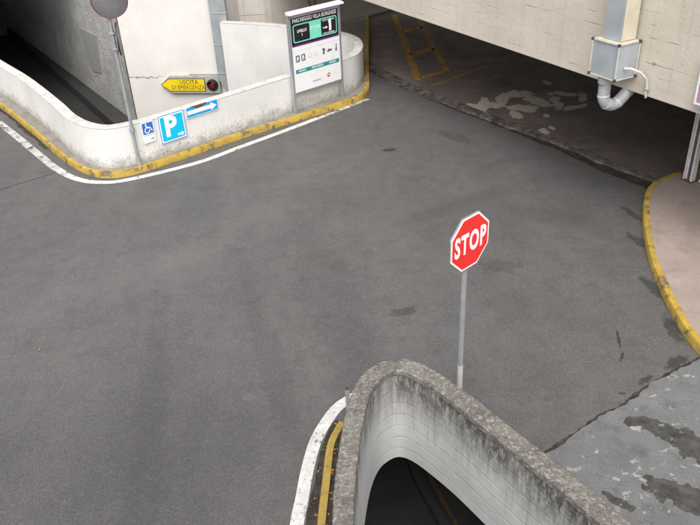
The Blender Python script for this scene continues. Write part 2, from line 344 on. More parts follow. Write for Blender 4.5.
def tube(bm, pts, r, n=16, caps=True):
    pts = [Vector(p) for p in pts]; rs = r if isinstance(r, (list, tuple)) else [r] * len(pts)
    rings = []; t0 = (pts[1] - pts[0]).normalized(); ref = Vector((0, 0, 1)) if abs(t0.z) < .9 else Vector((1, 0, 0))
    nrm = (ref - t0 * ref.dot(t0)).normalized()
    for i, p in enumerate(pts):
        t = ((pts[min(i + 1, len(pts) - 1)] - pts[max(i - 1, 0)])).normalized()
        nrm = (nrm - t * nrm.dot(t)).normalized(); b = t.cross(nrm)
        rings.append([bm.verts.new(p + (nrm * math.cos(2 * math.pi * k / n) + b * math.sin(2 * math.pi * k / n)) * rs[i]) for k in range(n)])
    for a_, b_ in zip(rings, rings[1:]):
        for k in range(n): bm.faces.new((a_[k], a_[(k + 1) % n], b_[(k + 1) % n], b_[k]))
    if caps: bm.faces.new(list(reversed(rings[0]))); bm.faces.new(rings[-1])
    return bm
def tubeo(name, pts, r, mat, parent=None, world=False, n=16, caps=True): return from_bm(name, tube(bmesh.new(), pts, r, n, caps), mat, parent, world, True)
def cat(pts, step=.12, closed=False):
    """Catmull-Rom through 2-D points, resampled"""
    P = [Vector((p[0], p[1])) for p in pts]; out = []
    for i in range(len(P) - 1):
        p0 = P[i - 1] if i else P[0] * 2 - P[1]; p1, p2 = P[i], P[i + 1]; p3 = P[i + 2] if i + 2 < len(P) else P[-1] * 2 - P[-2]
        n = max(1, int((p2 - p1).length / step))
        for k in range(n):
            t = k / n; out.append(.5 * ((2 * p1) + (p2 - p0) * t + (2 * p0 - 5 * p1 + 4 * p2 - p3) * t * t + (3 * p1 - p0 - 3 * p2 + p3) * t ** 3))
    out.append(P[-1]); return out
def offset(path, d):
    """d > 0: to the left of travel"""
    out = []
    for i, p in enumerate(path):
        t = (path[min(i + 1, len(path) - 1)] - path[max(i - 1, 0)]).normalized(); out.append(p + Vector((-t.y, t.x)) * d)
    return out
def resample(path, step):
    out = [path[0]]; acc = 0
    for a_, b_ in zip(path, path[1:]):
        L = (b_ - a_).length
        while acc + L >= step:
            t = (step - acc) / L; a_ = a_ + (b_ - a_) * t; out.append(a_); L = (b_ - a_).length; acc = 0
        acc += L
    out.append(path[-1]); return out
def jag(pts, step, amp, seed=1):
    rn = random.Random(seed); p = resample([Vector(q) for q in pts], step); o2 = offset(p, 1); out = []; drift = 0
    for i, q in enumerate(p):
        drift = drift * .7 + rn.uniform(-amp, amp)
        out.append(q + (o2[i] - q) * (0 if i in (0, len(p) - 1) else drift))
    return out
def wall(name, pa, pb, z0, z1, mat, parent=None, bevel=.015, vb_=0):
    """wall between two parallel paths; uv = (metres along, height)"""
    bm = bmesh.new(); uvl = bm.loops.layers.uv.new('UVMap'); n = len(pa); s = [0]
    for i in range(1, n): s.append(s[-1] + (pa[i] - pa[i - 1]).length)
    z0s = [z0(p) for p in pa] if callable(z0) else [z0] * n; z1s = [z1] * n; z0 = -.35 if callable(z0) else z0
    A0 = [bm.verts.new((p.x, p.y, z)) for p, z in zip(pa, z0s)]; A1 = [bm.verts.new((p.x, p.y, z)) for p, z in zip(pa, z1s)]
    B0 = [bm.verts.new((p.x, p.y, z)) for p, z in zip(pb, z0s)]; B1 = [bm.verts.new((p.x, p.y, z)) for p, z in zip(pb, z1s)]
    def q(vs, uvs):
        f = bm.faces.new(vs)
        for l, c_ in zip(f.loops, uvs): l[uvl].uv = c_
    for i in range(n - 1):
        j = i + 1
        q((A0[i], A0[j], A1[j], A1[i]), ((s[i], z0), (s[j], z0), (s[j], z1), (s[i], z1)))
        q((B0[j], B0[i], B1[i], B1[j]), ((s[j] + 50, z0 + vb_), (s[i] + 50, z0 + vb_), (s[i] + 50, z1 + vb_), (s[j] + 50, z1 + vb_)))
        q((A1[i], A1[j], B1[j], B1[i]), ((s[i], z1), (s[j], z1), (s[j], z1), (s[i], z1)))
        q((A0[j], A0[i], B0[i], B0[j]), ((s[j], z0), (s[i], z0), (s[i], z0), (s[j], z0)))
    for i in (0, n - 1): q((A0[i], B0[i], B1[i], A1[i]), ((s[i], z0), (s[i] + .2, z0), (s[i] + .2, z1), (s[i], z1)))
    return from_bm(name, bm, mat, parent, True, True, bevel=bevel)
V2 = lambda *p: [Vector(q) for q in p]
def text(name, body, size, mat, parent, x, z, y, sx=1.0, bold=0.0, align='CENTER', rot=0, sp=1.0):
    cu = bpy.data.curves.new(name, 'FONT'); cu.body = body; cu.size = size; cu.align_x = align; cu.align_y = 'CENTER'; cu.extrude = .0008; cu.offset = bold; cu.resolution_u = 3; cu.space_character = sp
    t = bpy.data.objects.new(name, cu); COL.objects.link(t)
    me = bpy.data.meshes.new_from_object(t.evaluated_get(bpy.context.evaluated_depsgraph_get())); bpy.data.objects.remove(t)
    me.transform(Matrix(((sx, 0, 0, x), (0, 0, -1, y), (0, 1, 0, z), (0, 0, 0, 1))) @ Matrix.Rotation(rot, 4, 'Z'))
    me.materials.clear(); me.name = name
    return link(name, me, mat, parent)
def plate(name, pts, y0, y1, mat, parent, bevel=0, holes=()):
    """flat shape in the local XZ plane, front at y0"""
    bm = add_poly(bmesh.new(), pts, -y1, -y0, holes)
    bm.transform(Matrix(((1, 0, 0, 0), (0, 0, -1, 0), (0, 1, 0, 0), (0, 0, 0, 1))))
    return from_bm(name, bm, mat, parent, False, bevel=bevel)
def rect(x0, x1, z0, z1): return [(x0, z0), (x1, z0), (x1, z1), (x0, z1)]
def rrect(x0, x1, z0, z1, r, n=5):
    out = []
    for cx, cz, a0 in ((x1 - r, z1 - r, 0), (x0 + r, z1 - r, 90), (x0 + r, z0 + r, 180), (x1 - r, z0 + r, 270)):
        for k in range(n + 1): a_ = R(a0 + 90 * k / n); out.append((cx + r * math.cos(a_), cz + r * math.sin(a_)))
    return out
def circ(cx, cz, r, n=24): return [(cx + r * math.cos(2 * math.pi * k / n), cz + r * math.sin(2 * math.pi * k / n)) for k in range(n)]
def arrow(x0, x1, zc, w, hw, hl): return [(x0, zc - w), (x1 - hl, zc - w), (x1 - hl, zc - hw), (x1, zc), (x1 - hl, zc + hw), (x1 - hl, zc + w), (x0, zc + w)]

# ================================================================== PLAN
# white parapet: outer face, from far left to the round end and back to the pier
a0 = Vector((-4.096, 14.068)); uw = Vector((.744, .668))
PW = [(-20.5, 34.0), (-14, 25.7), (-9.05, 19.39), (-7.62, 17.56), (-6.28, 15.62), (-5.68, 14.69), (-5.15, 14.12), (-4.58, 13.9)] + \
     [tuple(a0 + uw * t) for t in (.25, .8, 1.6, 2.4, 3.2, 4.0, 4.8, 5.35)] + [(.36, 18.12), (.55, 18.6), (.62, 19.15), (.53, 19.85), (.22, 20.42), (-.3, 20.87), (-1.35, 21.62), (-2.1, 22.05), (-3.39, 22.58)]
para_out = cat(PW, .12); TH = .22
para_in = offset(para_out, TH); para_mid = offset(para_out, TH / 2)
# ramp hole (lower centre): inner face of its parapet
k = 5.05 / 5.05
UI = [(-.14, 1.0), (-.13, 2.6), (-.09, 4.1), (-.05, 4.72), (.04, 5.36), (.12, 5.72), (.22, 5.95), (.34, 6.07), (.455, 6.11), (.59, 6.04), (.76, 5.85), (1.01, 5.51), (1.31, 5.03), (1.65, 4.52), (1.93, 4.06), (2.3, 3.45), (2.95, 2.35), (3.7, 1.0)]
u_in = cat(UI, .03); u_out = [p + (q - p) * min(.195, max(.165, .165 + .03 * (p.x + .1) / .5)) for p, q in zip(u_in, offset(u_in, 1))]; u_mid = offset(u_in, .09)
# pier corner points
pier_l, pier_r = Vector((-6.7, 23.25)), Vector((-3.37, 22.72))
gd = Vector((-.545, .838)); gn = Vector((-.838, -.545))
grey_end = pier_l + gd * 18
hole_left = [p.to_tuple() for p in para_mid] + [(pier_r + Vector((.0, .12))).to_tuple(), (pier_l + Vector((.15, .15))).to_tuple(), (grey_end - gn * .12).to_tuple()]
hole_u = [p.to_tuple() for p in u_mid]

# ------------------------------------------------------------------ ground body with the two openings
bm = bmesh.new(); EX = [(-90, -60), (90, -60), (90, 120), (-90, 120)]
add_poly(bm, EX, -.31, -.05, [hole_left, hole_u], sides=True)
struct(from_bm('ground', bm, 'dirt'))
LZ = -2.7
bm = bmesh.new(); add_poly(bm, [(-60, -30), (60, -30), (60, 60), (-60, 60)], LZ - .2, LZ)
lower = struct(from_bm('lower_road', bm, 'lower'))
for nm, x0, y0, x1, y1 in (('light_seal', -30, -5, 20, -5.3), ('light_seal', 20, -5, 20.3, 45), ('light_seal', -30, 45, 20, 45.3), ('light_seal', -30.3, -5, -30, 45)):
    b_ = bmesh.new(); box(b_, min(x0, x1), max(x0, x1), min(y0, y1), max(y0, y1), LZ - .1, -.315); struct(from_bm('light_seal_wall', b_, 'underside'))  # unseen walls added round the lower level to stop light leaking in
def sheet(name, pts, z, mat, parent=None, holes=()):
    bm = bmesh.new(); add_poly(bm, [tuple(p) for p in pts], None, z, holes); return from_bm(name, bm, mat, parent)
def strip(name, pa, pb, z, mat, parent=None):
    bm = bmesh.new(); A = [bm.verts.new((p[0], p[1], z)) for p in pa]; B = [bm.verts.new((p[0], p[1], z)) for p in pb]
    for i in range(min(len(A), len(B)) - 1): bm.faces.new((A[i], A[i + 1], B[i + 1], B[i]))
    return from_bm(name, bm, mat, parent)
sl = [Vector((.80, 8.21)), Vector((.9, 7.75)), Vector((1.1, 7.13)), Vector((1.9, 4.9))]
bm = bmesh.new(); add_poly(bm, [tuple(p) for p in offset(sl, .07)] + [tuple(p) for p in reversed(offset(sl, -.07))], LZ, LZ + .12)
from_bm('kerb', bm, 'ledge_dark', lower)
yl = [Vector((1.03, 8.05)), Vector((1.16, 7.59)), Vector((1.29, 7.13)), Vector((2.0, 4.9))]
strip('painted_line', offset(yl, .03), offset(yl, -.03), LZ + .004, 'line_ochre', lower)

# ------------------------------------------------------------------ asphalt yard
joint_pts = V2((-.2, 22.3), (.86, 19.79), (1.5, 18.4), (2.54, 16.73), (3.43, 15.3), (4.32, 13.93), (4.85, 12.87), (5.36, 12.02), (6.1, 10.9), (8, 8.2))
joint_edge = jag(joint_pts, .14, .022, 3)
kerb_foot = cat([(-20.2, 32.6), (-14, 25.0), (-8.72, 18.43), (-7.3, 16.55), (-6.08, 14.86), (-5.36, 14.02), (-4.84, 13.68), (-4.3, 13.74), (-3.52, 14.33), (-2.22, 15.46), (-.9, 16.45), (.2, 17.3), (.6, 17.8), (.73, 18.5), (.79, 20.08), (1.07, 25.9)], .1)
yard = [(-60, -40), (40, -40), (40, 5), (8.0, 8.2)] + [p.to_tuple() for p in reversed(joint_edge[:-1])] + [p.to_tuple() for p in reversed(offset(kerb_foot, .12)) if p.y < 21.0 or p.x < -3]
yard = yard + [(-60, 60)]
asph = struct(sheet('asphalt_yard', yard, 0.0, 'asphalt', holes=[[p.to_tuple() for p in u_mid]]))

# edge lines
lo = cat([(-14, 24.4), (-8.18, 17.0), (-6.87, 15.3), (-6.03, 14.22), (-5.39, 13.62), (-4.83, 13.4), (-4.26, 13.48), (-3.01, 14.15), (-2.16, 14.92), (-1.09, 15.9), (.7, 17.62)], .12)
n_split = next(i for i, p in enumerate(lo) if p.x > -5.75)
strip('edge_line', lo[:n_split + 1], offset(lo, .17)[:n_split + 1], .004, 'line_white_old', asph)
n_old = next(i for i, p in enumerate(lo) if p.x > -.6)
strip('edge_line', lo[n_split:n_old + 1], offset(lo, .15)[n_split:n_old + 1], .004, 'line_white', asph)
strip('edge_line', lo[n_old:], offset(lo, .12)[n_old:], .004, 'line_white_old', asph)
l2 = cat([(-.02, 6.9), (-.13, 6.82), (-.32, 6.63), (-.53, 6.19), (-.63, 5.75), (-.69, 5.27), (-.73, 4.96), (-.78, 4.2), (-.82, 2.5)], .08)
strip('edge_line', l2, offset(l2, .14), .004, 'line_white', asph)
seam = jag(V2((-9.5, 11.2), (-6.83, 13.36), (-5.9, 14.1)), .2, .008, 5)
strip('asphalt_seam', offset(seam, .011), offset(seam, -.011), .003, 'seam', asph)

# gutter along the garage floor and the floor itself
def voff(path, a_, b_):
    p = resample(path, .5); o1 = offset(p, 1); n_ = len(p) - 1
    return [q + (o - q) * (a_ + (b_ - a_) * min(1, max(0, (i / n_ - .3) * 2.4))) for i, (q, o) in enumerate(zip(p, o1))]
gut_in = jag(voff(joint_pts, .3, .42), .13, .03, 8)
gfl = [p.to_tuple() for p in gut_in] + [(30, 12), (30, 45), (-1, 45)]
gar = struct(sheet('garage_floor', gfl, 0.004, 'garage'))
g1 = jag(voff(joint_pts, .06, .36), .13, .025, 21); g2 = jag(voff(joint_pts, .38, .5), .13, .03, 22)
bm = bmesh.new(); q1 = [p.to_tuple() for p in g1]; q2 = [p.to_tuple() for p in reversed(g2)]
add_poly(bm, q1 + q2, -.04, .012); struct(from_bm('gutter_strip', bm, 'gutter'))
# faded bay markings
def bar(x0, y0, x1, y1, w, par=gar):
    d = Vector((x1 - x0, y1 - y0)).normalized(); p = Vector((-d.y, d.x)) * w / 2; a_ = Vector((x0, y0)); b_ = Vector((x1, y1))
    return strip('bay_marking', [a_ + p, b_ + p], [a_ - p, b_ - p], .009, 'line_yellow', par)
bar(1.98, 26.4, 2.02, 18.9, .2); bar(2.72, 25.6, 2.86, 19.6, .17); bar(2.12, 19.1, 2.82, 19.62, .2); bar(2.1, 21.3, 2.75, 21.9, .3); bar(2.1, 24.0, 2.7, 24.5, .3); bar(2.25, 18.35, 4.0, 19.9, .1); bar(4.4, 20.3, 6.5, 22.3, .08)

# ------------------------------------------------------------------ kerbs and pavements
def kerb_run(name, foot, width, h, mat, length, seed, old_to=None):
    """kerb stones along a path (pavement to the left)"""
    k_ = bpy.data.objects.new(name, None); COL.objects.link(k_); k_.empty_display_size = .1; k_['kind'] = 'structure'
    rn = random.Random(seed); p = resample(foot, .1); n = int(length / .1); i = 0
    while i < len(p) - 2:
        j = min(i + n + rn.randint(-1, 1), len(p) - 1)
        seg = p[i:j + 1]
        if len(seg) < 3: break
        t0 = (seg[1] - seg[0]).normalized() * .006; t1 = (seg[-1] - seg[-2]).normalized() * .006
        seg = [seg[0] + t0] + seg[1:-1] + [seg[-1] - t1]
        jit = rn.uniform(-.006, .006); A = offset(seg, jit); B = offset(seg, width + jit)
        bm = bmesh.new(); z1 = h + rn.uniform(-.006, .004)
        ra = [(bm.verts.new((a_.x, a_.y, -.04)), bm.verts.new((a_.x, a_.y, z1 - .02)), bm.verts.new((a_.x + (b_.x - a_.x) * .12, a_.y + (b_.y - a_.y) * .12, z1)), bm.verts.new((b_.x, b_.y, z1)), bm.verts.new((b_.x, b_.y, -.04))) for a_, b_ in zip(A, B)]
        for c_, d_ in zip(ra, ra[1:]):
            for q in range(5): bm.faces.new((c_[q], d_[q], d_[(q + 1) % 5], c_[(q + 1) % 5]))
        bm.faces.new(list(reversed(ra[0]))); bm.faces.new(ra[-1])
        from_bm('kerb_stone', bm, mat, k_, True, True); i = j
    return k_
ks = next(i for i, p in enumerate(kerb_foot) if p.x > -4.95)
kerb_run('kerb', kerb_foot[:ks + 1], .075, .125, 'kerb_yellow', 1.4, 2)
kerb_run('kerb', kerb_foot[ks:], .12, .125, 'kerb_yellow', 1.4, 3)
kd = jag([p for p in kerb_foot[40:]], .12, .012, 31)
struct(strip('dirt_strip', jag(offset(kerb_foot[40:ks + 30], -.09), .12, .02, 33)[:150], [p for p in offset(resample(kerb_foot[40:ks + 30], .12), .08)][:150], .0035, 'dirt'))
pv = [p.to_tuple() for p in offset(kerb_foot, .07)] + [(3.0, 27.8), (-2.0, 23.9), (-3.3, 24.5)] + [pier_r.to_tuple()] + [p.to_tuple() for p in reversed(offset(para_out, .1))]
struct(prism('pavement', pv, -.04, .115, 'pave_left'))
rk = cat([(9.5, 13.6), (7.6, 13.05), (6.4, 12.5), (5.75, 12.17), (5.34, 11.78), (4.96, 10.95), (4.57, 9.66), (4.38, 8.64), (4.3, 7.73), (4.36, 7.1), (4.6, 6.1), (5.0, 4.6)], .1)
kerb_run('kerb', rk, .10, .125, 'kerb_yellow', 1.9, 6)
struct(prism('pavement', [p.to_tuple() for p in offset(rk, .095)] + [(14, 3), (16, 16)], -.04, .117, 'pave_right'))
lk = cat([(-.19, 6.32), (-.25, 6.2), (-.33, 5.95), (-.37, 5.52), (-.40, 5.19), (-.42, 4.94), (-.47, 4.2), (-.5, 2.5)], .08)
kerb_run('kerb', offset(lk, -.035), .085, .07, 'kerb_yellow_old', 1.5, 9)
struct(strip('dirt_strip', jag(offset(l2, .16)[6:], .08, .012, 41)[:60], [p for p in resample(offset(lk, .0), .08)][:60], .0035, 'dirt'))
dp = [p.to_tuple() for p in offset(lk, .04)] + [p.to_tuple() for p in reversed(offset(u_in, .15)[: len(u_in)]) if p.x < .0 and p.y > 2.4]
struct(prism('dirt_strip', dp, -.03, .03, 'dirt'))

# cement patch beside the ramp
pe = jag(V2((1.9, 5.62), (2.13, 5.81), (2.4, 5.98), (2.77, 6.26), (3.11, 6.42), (3.52, 6.74), (3.99, 7.02), (4.36, 7.2), (4.5, 7.25)), .07, .022, 12)
pw_ = jag(V2((1.9, 5.66), (2.13, 5.85), (2.4, 6.02), (2.77, 6.30), (3.11, 6.46), (3.52, 6.78), (3.99, 7.06), (4.3, 7.22)), .05, .014, 14)
struct(strip('dirt_strip', pw_, [p for p in offset(pw_, -.09)], .0035, 'dirt'))
bm_ap = bmesh.new(); add_poly(bm_ap, [p.to_tuple() for p in pe] + [(5.4, 3.0), (6, -1), (4.6, -1)] + [p.to_tuple() for p in reversed(offset(u_in, .12)) if p.x > 1.45], -.02, .018); struct(from_bm('cement_apron', bm_ap, 'patch'))

# ================================================================== WALLS
ep = thing('entrance_parapet', 'long low white painted concrete wall with rounded end, carrying the blue parking signs', 'wall', (-4.1, 14.3, 0))
wall('wall_body', para_out, para_in, lambda p: -1.7 if (p.y > 20.2 and -3.6 < p.x < .45) else -.35, .93, 'white_paint', ep, bevel=.0, vb_=6)
wall('wall_cap', offset(para_out, -.004), offset(para_in, .004), .93, .955, 'white_cap', ep, bevel=.01)
rp = thing('ramp_parapet', 'curved concrete wall around the dark ramp opening, stained white inside with rough grey top', 'wall', (.45, 6.2, 0))
wall('wall_body', u_in, u_out, -.33, .875, 'ramp_paint', rp, bevel=0)
rj = random.Random(5)
jit = lambda path, a_: [p + Vector((rj.uniform(-a_, a_), rj.uniform(-a_, a_))) for p in path]
wall('coping', jit(offset(u_in, -.008), .004), jit(offset(u_out, .008), .005), .875, .95, 'coping', rp, bevel=.012)

pier = thing('white_pier', 'tall white painted concrete pier behind the entrance wall, with the yellow exit sign', 'pier', (-5, 23, LZ))
bk = Vector((.157, .988))
pl2 = [pier_l, pier_r]
pr_back = pier_r + bk * 2.2; pl_back = pier_l + bk * 2.2
wall('wall_body', [pier_l, pier_r], [pl_back, pr_back], LZ, 5.2, 'pier', pier, bevel=.03)
gw = thing('ramp_side_wall', 'rough grey concrete wall along the dark ramp at upper left', 'wall', (-7.5, 24.2, LZ))
gA = [pier_l + gd * (t + .0) + gn * .012 for t in (.03, 4, 8, 12, 18)]; gB = [p - gn * .35 + gd * .0 for p in gA]
gB[0] = gA[0] - gn * .25 + gd * .35
wall('wall_body', gA, gB, LZ, 5.2, 'greywall', gw, bevel=0)
# grey square plate on that wall
def gp(s, z, o=0): p = pier_l + gd * s + gn * (.012 + o); return (p.x, p.y, z)
bm = bmesh.new()
vs = [bm.verts.new(gp(s, z, o)) for o in (-.02, .03) for s, z in ((2.55, .05), (2.9, -1.3), (3.9, -1.45), (4.4, .0))]
for f in ((4, 5, 6, 7), (0, 3, 2, 1), (0, 1, 5, 4), (1, 2, 6, 5), (2, 3, 7, 6), (3, 0, 4, 7)): bm.faces.new([vs[i] for i in f])
tag(from_bm('access_panel', bm, 'plate_grey'), 'flat grey rectangular panel fixed to the rough wall beside the dark ramp', 'panel')
lg = bmesh.new(); pa = [pier_l + gd * s + gn * .0 for s in (.0, 18)]; pb = [pier_l + gn * .62, pier_l + gd * 18 + gn * .12]
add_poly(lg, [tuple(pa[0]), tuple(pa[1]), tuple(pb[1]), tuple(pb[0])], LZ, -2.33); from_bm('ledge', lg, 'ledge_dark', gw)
# building over the ramp
bo = thing('building_overhang', 'dark underside of the building over the ramp at upper left', 'building', (-14, 30, 2.7))
st = pier_l + gd * 3.6
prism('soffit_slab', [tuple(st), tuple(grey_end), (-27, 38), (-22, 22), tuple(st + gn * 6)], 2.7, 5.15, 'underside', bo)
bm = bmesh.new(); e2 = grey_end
add_poly(bm, [tuple(e2), tuple(e2 + gn * 11), tuple(e2 + gn * 11 + gd * .3), tuple(e2 + gd * .3)], LZ, 2.69); from_bm('shade_end_wall', bm, 'underside', bo)  # closing wall added to keep the far end of the ramp dark

# recess walls
bw = thing('back_wall', 'beige painted wall at the back beneath the overhead deck', 'wall', (0, 25.4, 0))
bA = V2((-2.05, 23.65), (2.5, 27.36), (14, 36.7)); bB = [p + Vector((-.19, .23)) for p in bA]
wall('wall_body', bA, bB, -.04, 4.9, 'backwall', bw, bevel=.01)
cw = thing('clad_wall', 'pale wall of square panels in the recess beside the grey pier duct', 'wall', (-2.7, 24.3, 0))
lbox('wall_core', -.75, .75, .04, .3, -.04, 4.9, 'backwall', cw)
for i in range(3):
    for j in range(8): lbox('panel', -.74 + i * .5, -.745 + (i + 1) * .5, 0, .039, .1 + j * .6, .1 + (j + 1) * .6 - .012, 'clad', cw)
hs_ = thing('rusty_hose', 'rusty red bent pipe on the wall behind the information board', 'pipe', (-.9, 24.4, 0))
tubeo('pipe', [(-.35, .1, .95), (-.2, .02, 1.15), (.0, .06, 1.05), (.05, .0, .8), (.18, .1, .7), (.22, .16, 1.2)], .025, 'rust', hs_, n=8)

# ================================================================== DECK
FA = Vector((.61, 18.41)); fu = Vector((.45476, -.89061)); fn = Vector((-.89061, -.45476))
frz = math.atan2(fu.y, fu.x)
dk = thing('parking_deck', 'overhead concrete deck with a deep beige beam above the dark garage opening', 'deck', (FA.x, FA.y, 0), frz)
# local: x along the fascia, y = -out (inside is +y... ) ; out direction is fn
sgn = 1 if (Matrix.Rotation(frz, 3, 'Z') @ Vector((0, 1, 0))).xy.dot(fn) < 0 else -1      # inside = +sgn*y
def lw(name, x0, x1, y0, y1, z0, z1, mat, parent):
    bm = bmesh.new(); box(bm, x0, x1, min(y0 * sgn, y1 * sgn), max(y0 * sgn, y1 * sgn), z0, z1); uvl = bm.loops.layers.uv.new('UVMap')
    for f in bm.faces:
        for l in f.loops: l[uvl].uv = (l.vert.co.x + l.vert.co.y * .0, l.vert.co.z)
    return from_bm(name, bm, mat, parent, False, bevel=.012)
lw('fascia_beam', -5.9, 22, 0, .45, 2.2, 3.98, 'fascia', dk)
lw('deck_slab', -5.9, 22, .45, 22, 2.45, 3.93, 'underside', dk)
lw('side_wall', 21, 22, .46, 22, 0, 2.449, 'underside', dk)
lw('rear_wall', -5.9, 21, 21, 22, 0, 2.449, 'underside', dk)
def F(s, o, z): p = FA + fu * s + fn * o; return Vector((p.x, p.y, z))

# ventilation duct and box on the fascia
vd = thing('duct_box', 'metal junction box with white edges hanging on the beige beam under a square duct', 'duct box', tuple(F(8.2, .0, 0)), frz)
o_ = -sgn
def vb(name, x0, x1, o0, o1, z0, z1, mat, bevel=.004, parent=vd): return from_bm(name, box(bmesh.new(), x0, x1, min(o0 * o_, o1 * o_), max(o0 * o_, o1 * o_), z0, z1), mat, parent, False, bevel=bevel)
BX0, BX1, BO0, BO1, BZ0, BZ1 = -.26, .26, .03, .46, 2.46, 2.98
vb('box_body', BX0 + .012, BX1 - .012, BO0, BO1 - .012, BZ0 + .012, BZ1 - .012, 'duct_metal')
e = .011
for x in (BX0, BX1):
    for o in (BO0 + e, BO1): vb('frame_bar', x - e, x + e, o - e, o + e, BZ0 + .03, BZ1 - .03, 'box_frame')
for z in (BZ0, BZ1):
    for o in (BO0 + e, BO1): vb('frame_bar', BX0 + .03, BX1 - .03, o - e, o + e, z - e, z + e, 'box_frame')
    for x in (BX0, BX1): vb('frame_bar', x - e, x + e, BO0 + .046, BO1 - .03, z - e, z + e, 'box_frame')
    for x in (BX0, BX1):
        for o in (BO0 + e, BO1): vb('corner_cap', x - .02, x + .02, o - .02, o + .02, z - .02, z + .02, 'dark_cap', .008)
vb('top_lid', BX0 + .03, BX1 - .03, BO0 + .03, BO1 - .03, BZ1 - .011, BZ1 + .01, 'duct_cream')
d0 = thing('square_duct', 'square sheet metal duct running down the beige beam into the junction box', 'duct', tuple(F(8.2, 0, 0)), frz)
zz = BZ1 + .012
while zz < 4.1:
    z2 = min(zz + .62, 4.15); vb('duct_section', -.16, .17, .05, .36, zz, z2 - .004, 'duct_metal', .006, d0); vb('seam_band', -.166, .176, .044, .366, z2 - .014, z2 + .006, 'box_frame', .002, d0); zz = z2 + .002
vb('side_cover', .176, .182, .06, .35, BZ1 + .02, 4.1, 'duct_cream', .001, d0)
# elbow pipe
ep_ = thing('elbow_pipe', 'grey plastic pipe elbow curving under the beam from the junction box', 'pipe', tuple(F(8.2, 0, 0)), frz)
def lp(x, o, z): return (x, o * o_, z)
pts = [lp(-.02, .34, BZ0 - .02 - t) for t in (0, .15, .30)]
for k in range(1, 15):
    an = R(140) * k / 14; pts.append(lp(-.02 + .06 * k / 14, .34 - .17 * (1 - math.cos(an)), BZ0 - .32 - .17 * math.sin(an)))
dx = Vector(pts[-1]) - Vector(pts[-2]); pts += [tuple(Vector(pts[-1]) + dx.normalized() * t) for t in (.12, .3)]
tubeo('pipe', pts, .092, 'pvc', ep_, n=24)
tubeo('collar', [lp(-.02, .34, BZ0 - .02), lp(-.02, .34, BZ0 - .12)], .115, 'plate_grey', ep_, n=24)
for i in (2, 7, 14): tubeo('pipe_band', [tuple(Vector(pts[i]) - (Vector(pts[i + 1]) - Vector(pts[i])).normalized() * .012), tuple(Vector(pts[i]) + (Vector(pts[i + 1]) - Vector(pts[i])).normalized() * .012)], .096, 'pvc_band', ep_, n=24)
cb = thing('flex_cable', 'pale flexible cable looping from the junction box down the beam edge', 'cable', tuple(F(8.2, 0, 0)), frz)
cp = [(.27, .3, 2.62), (.36, .26, 2.63), (.45, .16, 2.58), (.5, .07, 2.48), (.51, .04, 2.36), (.5, .035, 2.24), (.49, .0, 2.17)]
cs = []
for i in range(len(cp) - 1):
    for t in range(5): cs.append(tuple(Vector(cp[i]).lerp(Vector(cp[i + 1]), t / 5)))
tubeo('cable', [lp(*p) for p in cs], .019, 'cable', cb, n=8)
from_bm('clip', box(bmesh.new(), .475, .54, min(.0, .06 * o_), max(.0, .06 * o_), 2.3, 2.325), 'galv', cb, False)
tag(from_bm('wall_bolt', tube(bmesh.new(), [F(8.75, -.01, 2.72), F(8.75, .03, 2.72)], .02, 8), 'galv'), 'small shiny bolt in the beige beam right of the junction box', 'bolt')

# sign on the beam at the right edge
bs = thing('beam_sign', 'white framed mauve sign on the beige beam, cut by the right edge', 'sign', tuple(F(9.95, .1, 0)), frz + (0 if sgn > 0 else math.pi))
plate('panel', rect(-.36, .4, 2.36, 3.0), -.0, .03, 'white_sign', bs); plate('face', rect(-.32, .36, 2.4, 2.96), -.006, -.001, 'mauve', bs)
lbox('bracket', -.3, -.26, .0, .1, 2.28, 2.36, 'galv', bs); lbox('bracket', .26, .3, .0, .1, 2.28, 2.36, 'galv', bs)

# steel post and grille on the right pavement
sp_ = thing('steel_post', 'pale steel channel post standing on the pinkish pavement under the beam', 'post', (6.16, 12.0, .117), R(-62))
lbox('web', -.07, .07, -.01, .01, 0, 2.32, 'post_pink', sp_); lbox('flange', -.085, -.07, -.06, .06, 0, 2.32, 'post_pink', sp_); lbox('flange', .07, .085, -.06, .06, 0, 2.32, 'post_pink', sp_)
lbox('groove', -.03, .02, -.02, -.0105, .0, 2.3, 'post_dark', sp_); lbox('base_plate', -.11, .11, -.09, .09, 0, .012, 'rust', sp_)
gr = thing('mesh_gate', 'metal mesh gate beside the steel post at the right edge', 'gate', (6.28, 11.86, .13), R(-62))
lbox('frame_rail', 0, 1.2, -.015, .015, .02, .06, 'post_pink', gr); lbox('frame_rail', 0, 1.2, -.015, .015, 1.95, 2.0, 'post_pink', gr)
for i in range(16): lbox('bar', .04 + i * .075, .052 + i * .075, -.006, .006, .06, 1.95, 'galv', gr)
for i in range(20): lbox('wire', 0.02, 1.2, -.010, -.0065, .12 + i * .09, .127 + i * .09, 'galv', gr)

# ================================================================== PIER FITTINGS
prz = math.atan2(-.157, .988)
def PX(s, o, z): p = pier_r + Vector((.988, -.157)) * s + Vector((-.157, -.988)) * o; return (p.x, p.y, z)
es = thing('emergency_sign', 'yellow arrow shaped exit sign in a grey housing with a red lamp on white pier', 'sign', PX(-1.3, .012, -.99), prz)
hp = [(-.99, 0), (-.68, .27), (.93, .27), (.93, -.27), (-.68, -.27)]
plate('housing', hp, -.12, 0, 'sign_grey', es, .01)
fp = [(-.96, 0), (-.70, .18), (.44, .18), (.44, -.19), (-.70, -.19)]
plate('outline', [(-.985, 0), (-.71, .2), (.462, .2), (.462, -.21), (-.71, -.21)], -.126, -.121, 'black', es); plate('arrow_face', fp, -.134, -.127, 'yellow_face', es)
text('lettering', 'USCITA', .20, 'brown_text', es, -.06, .08, -.136, .9, .001); text('lettering', 'DI EMERGENZA', .20, 'brown_text', es, -.10, -.09, -.136, .78, .0)
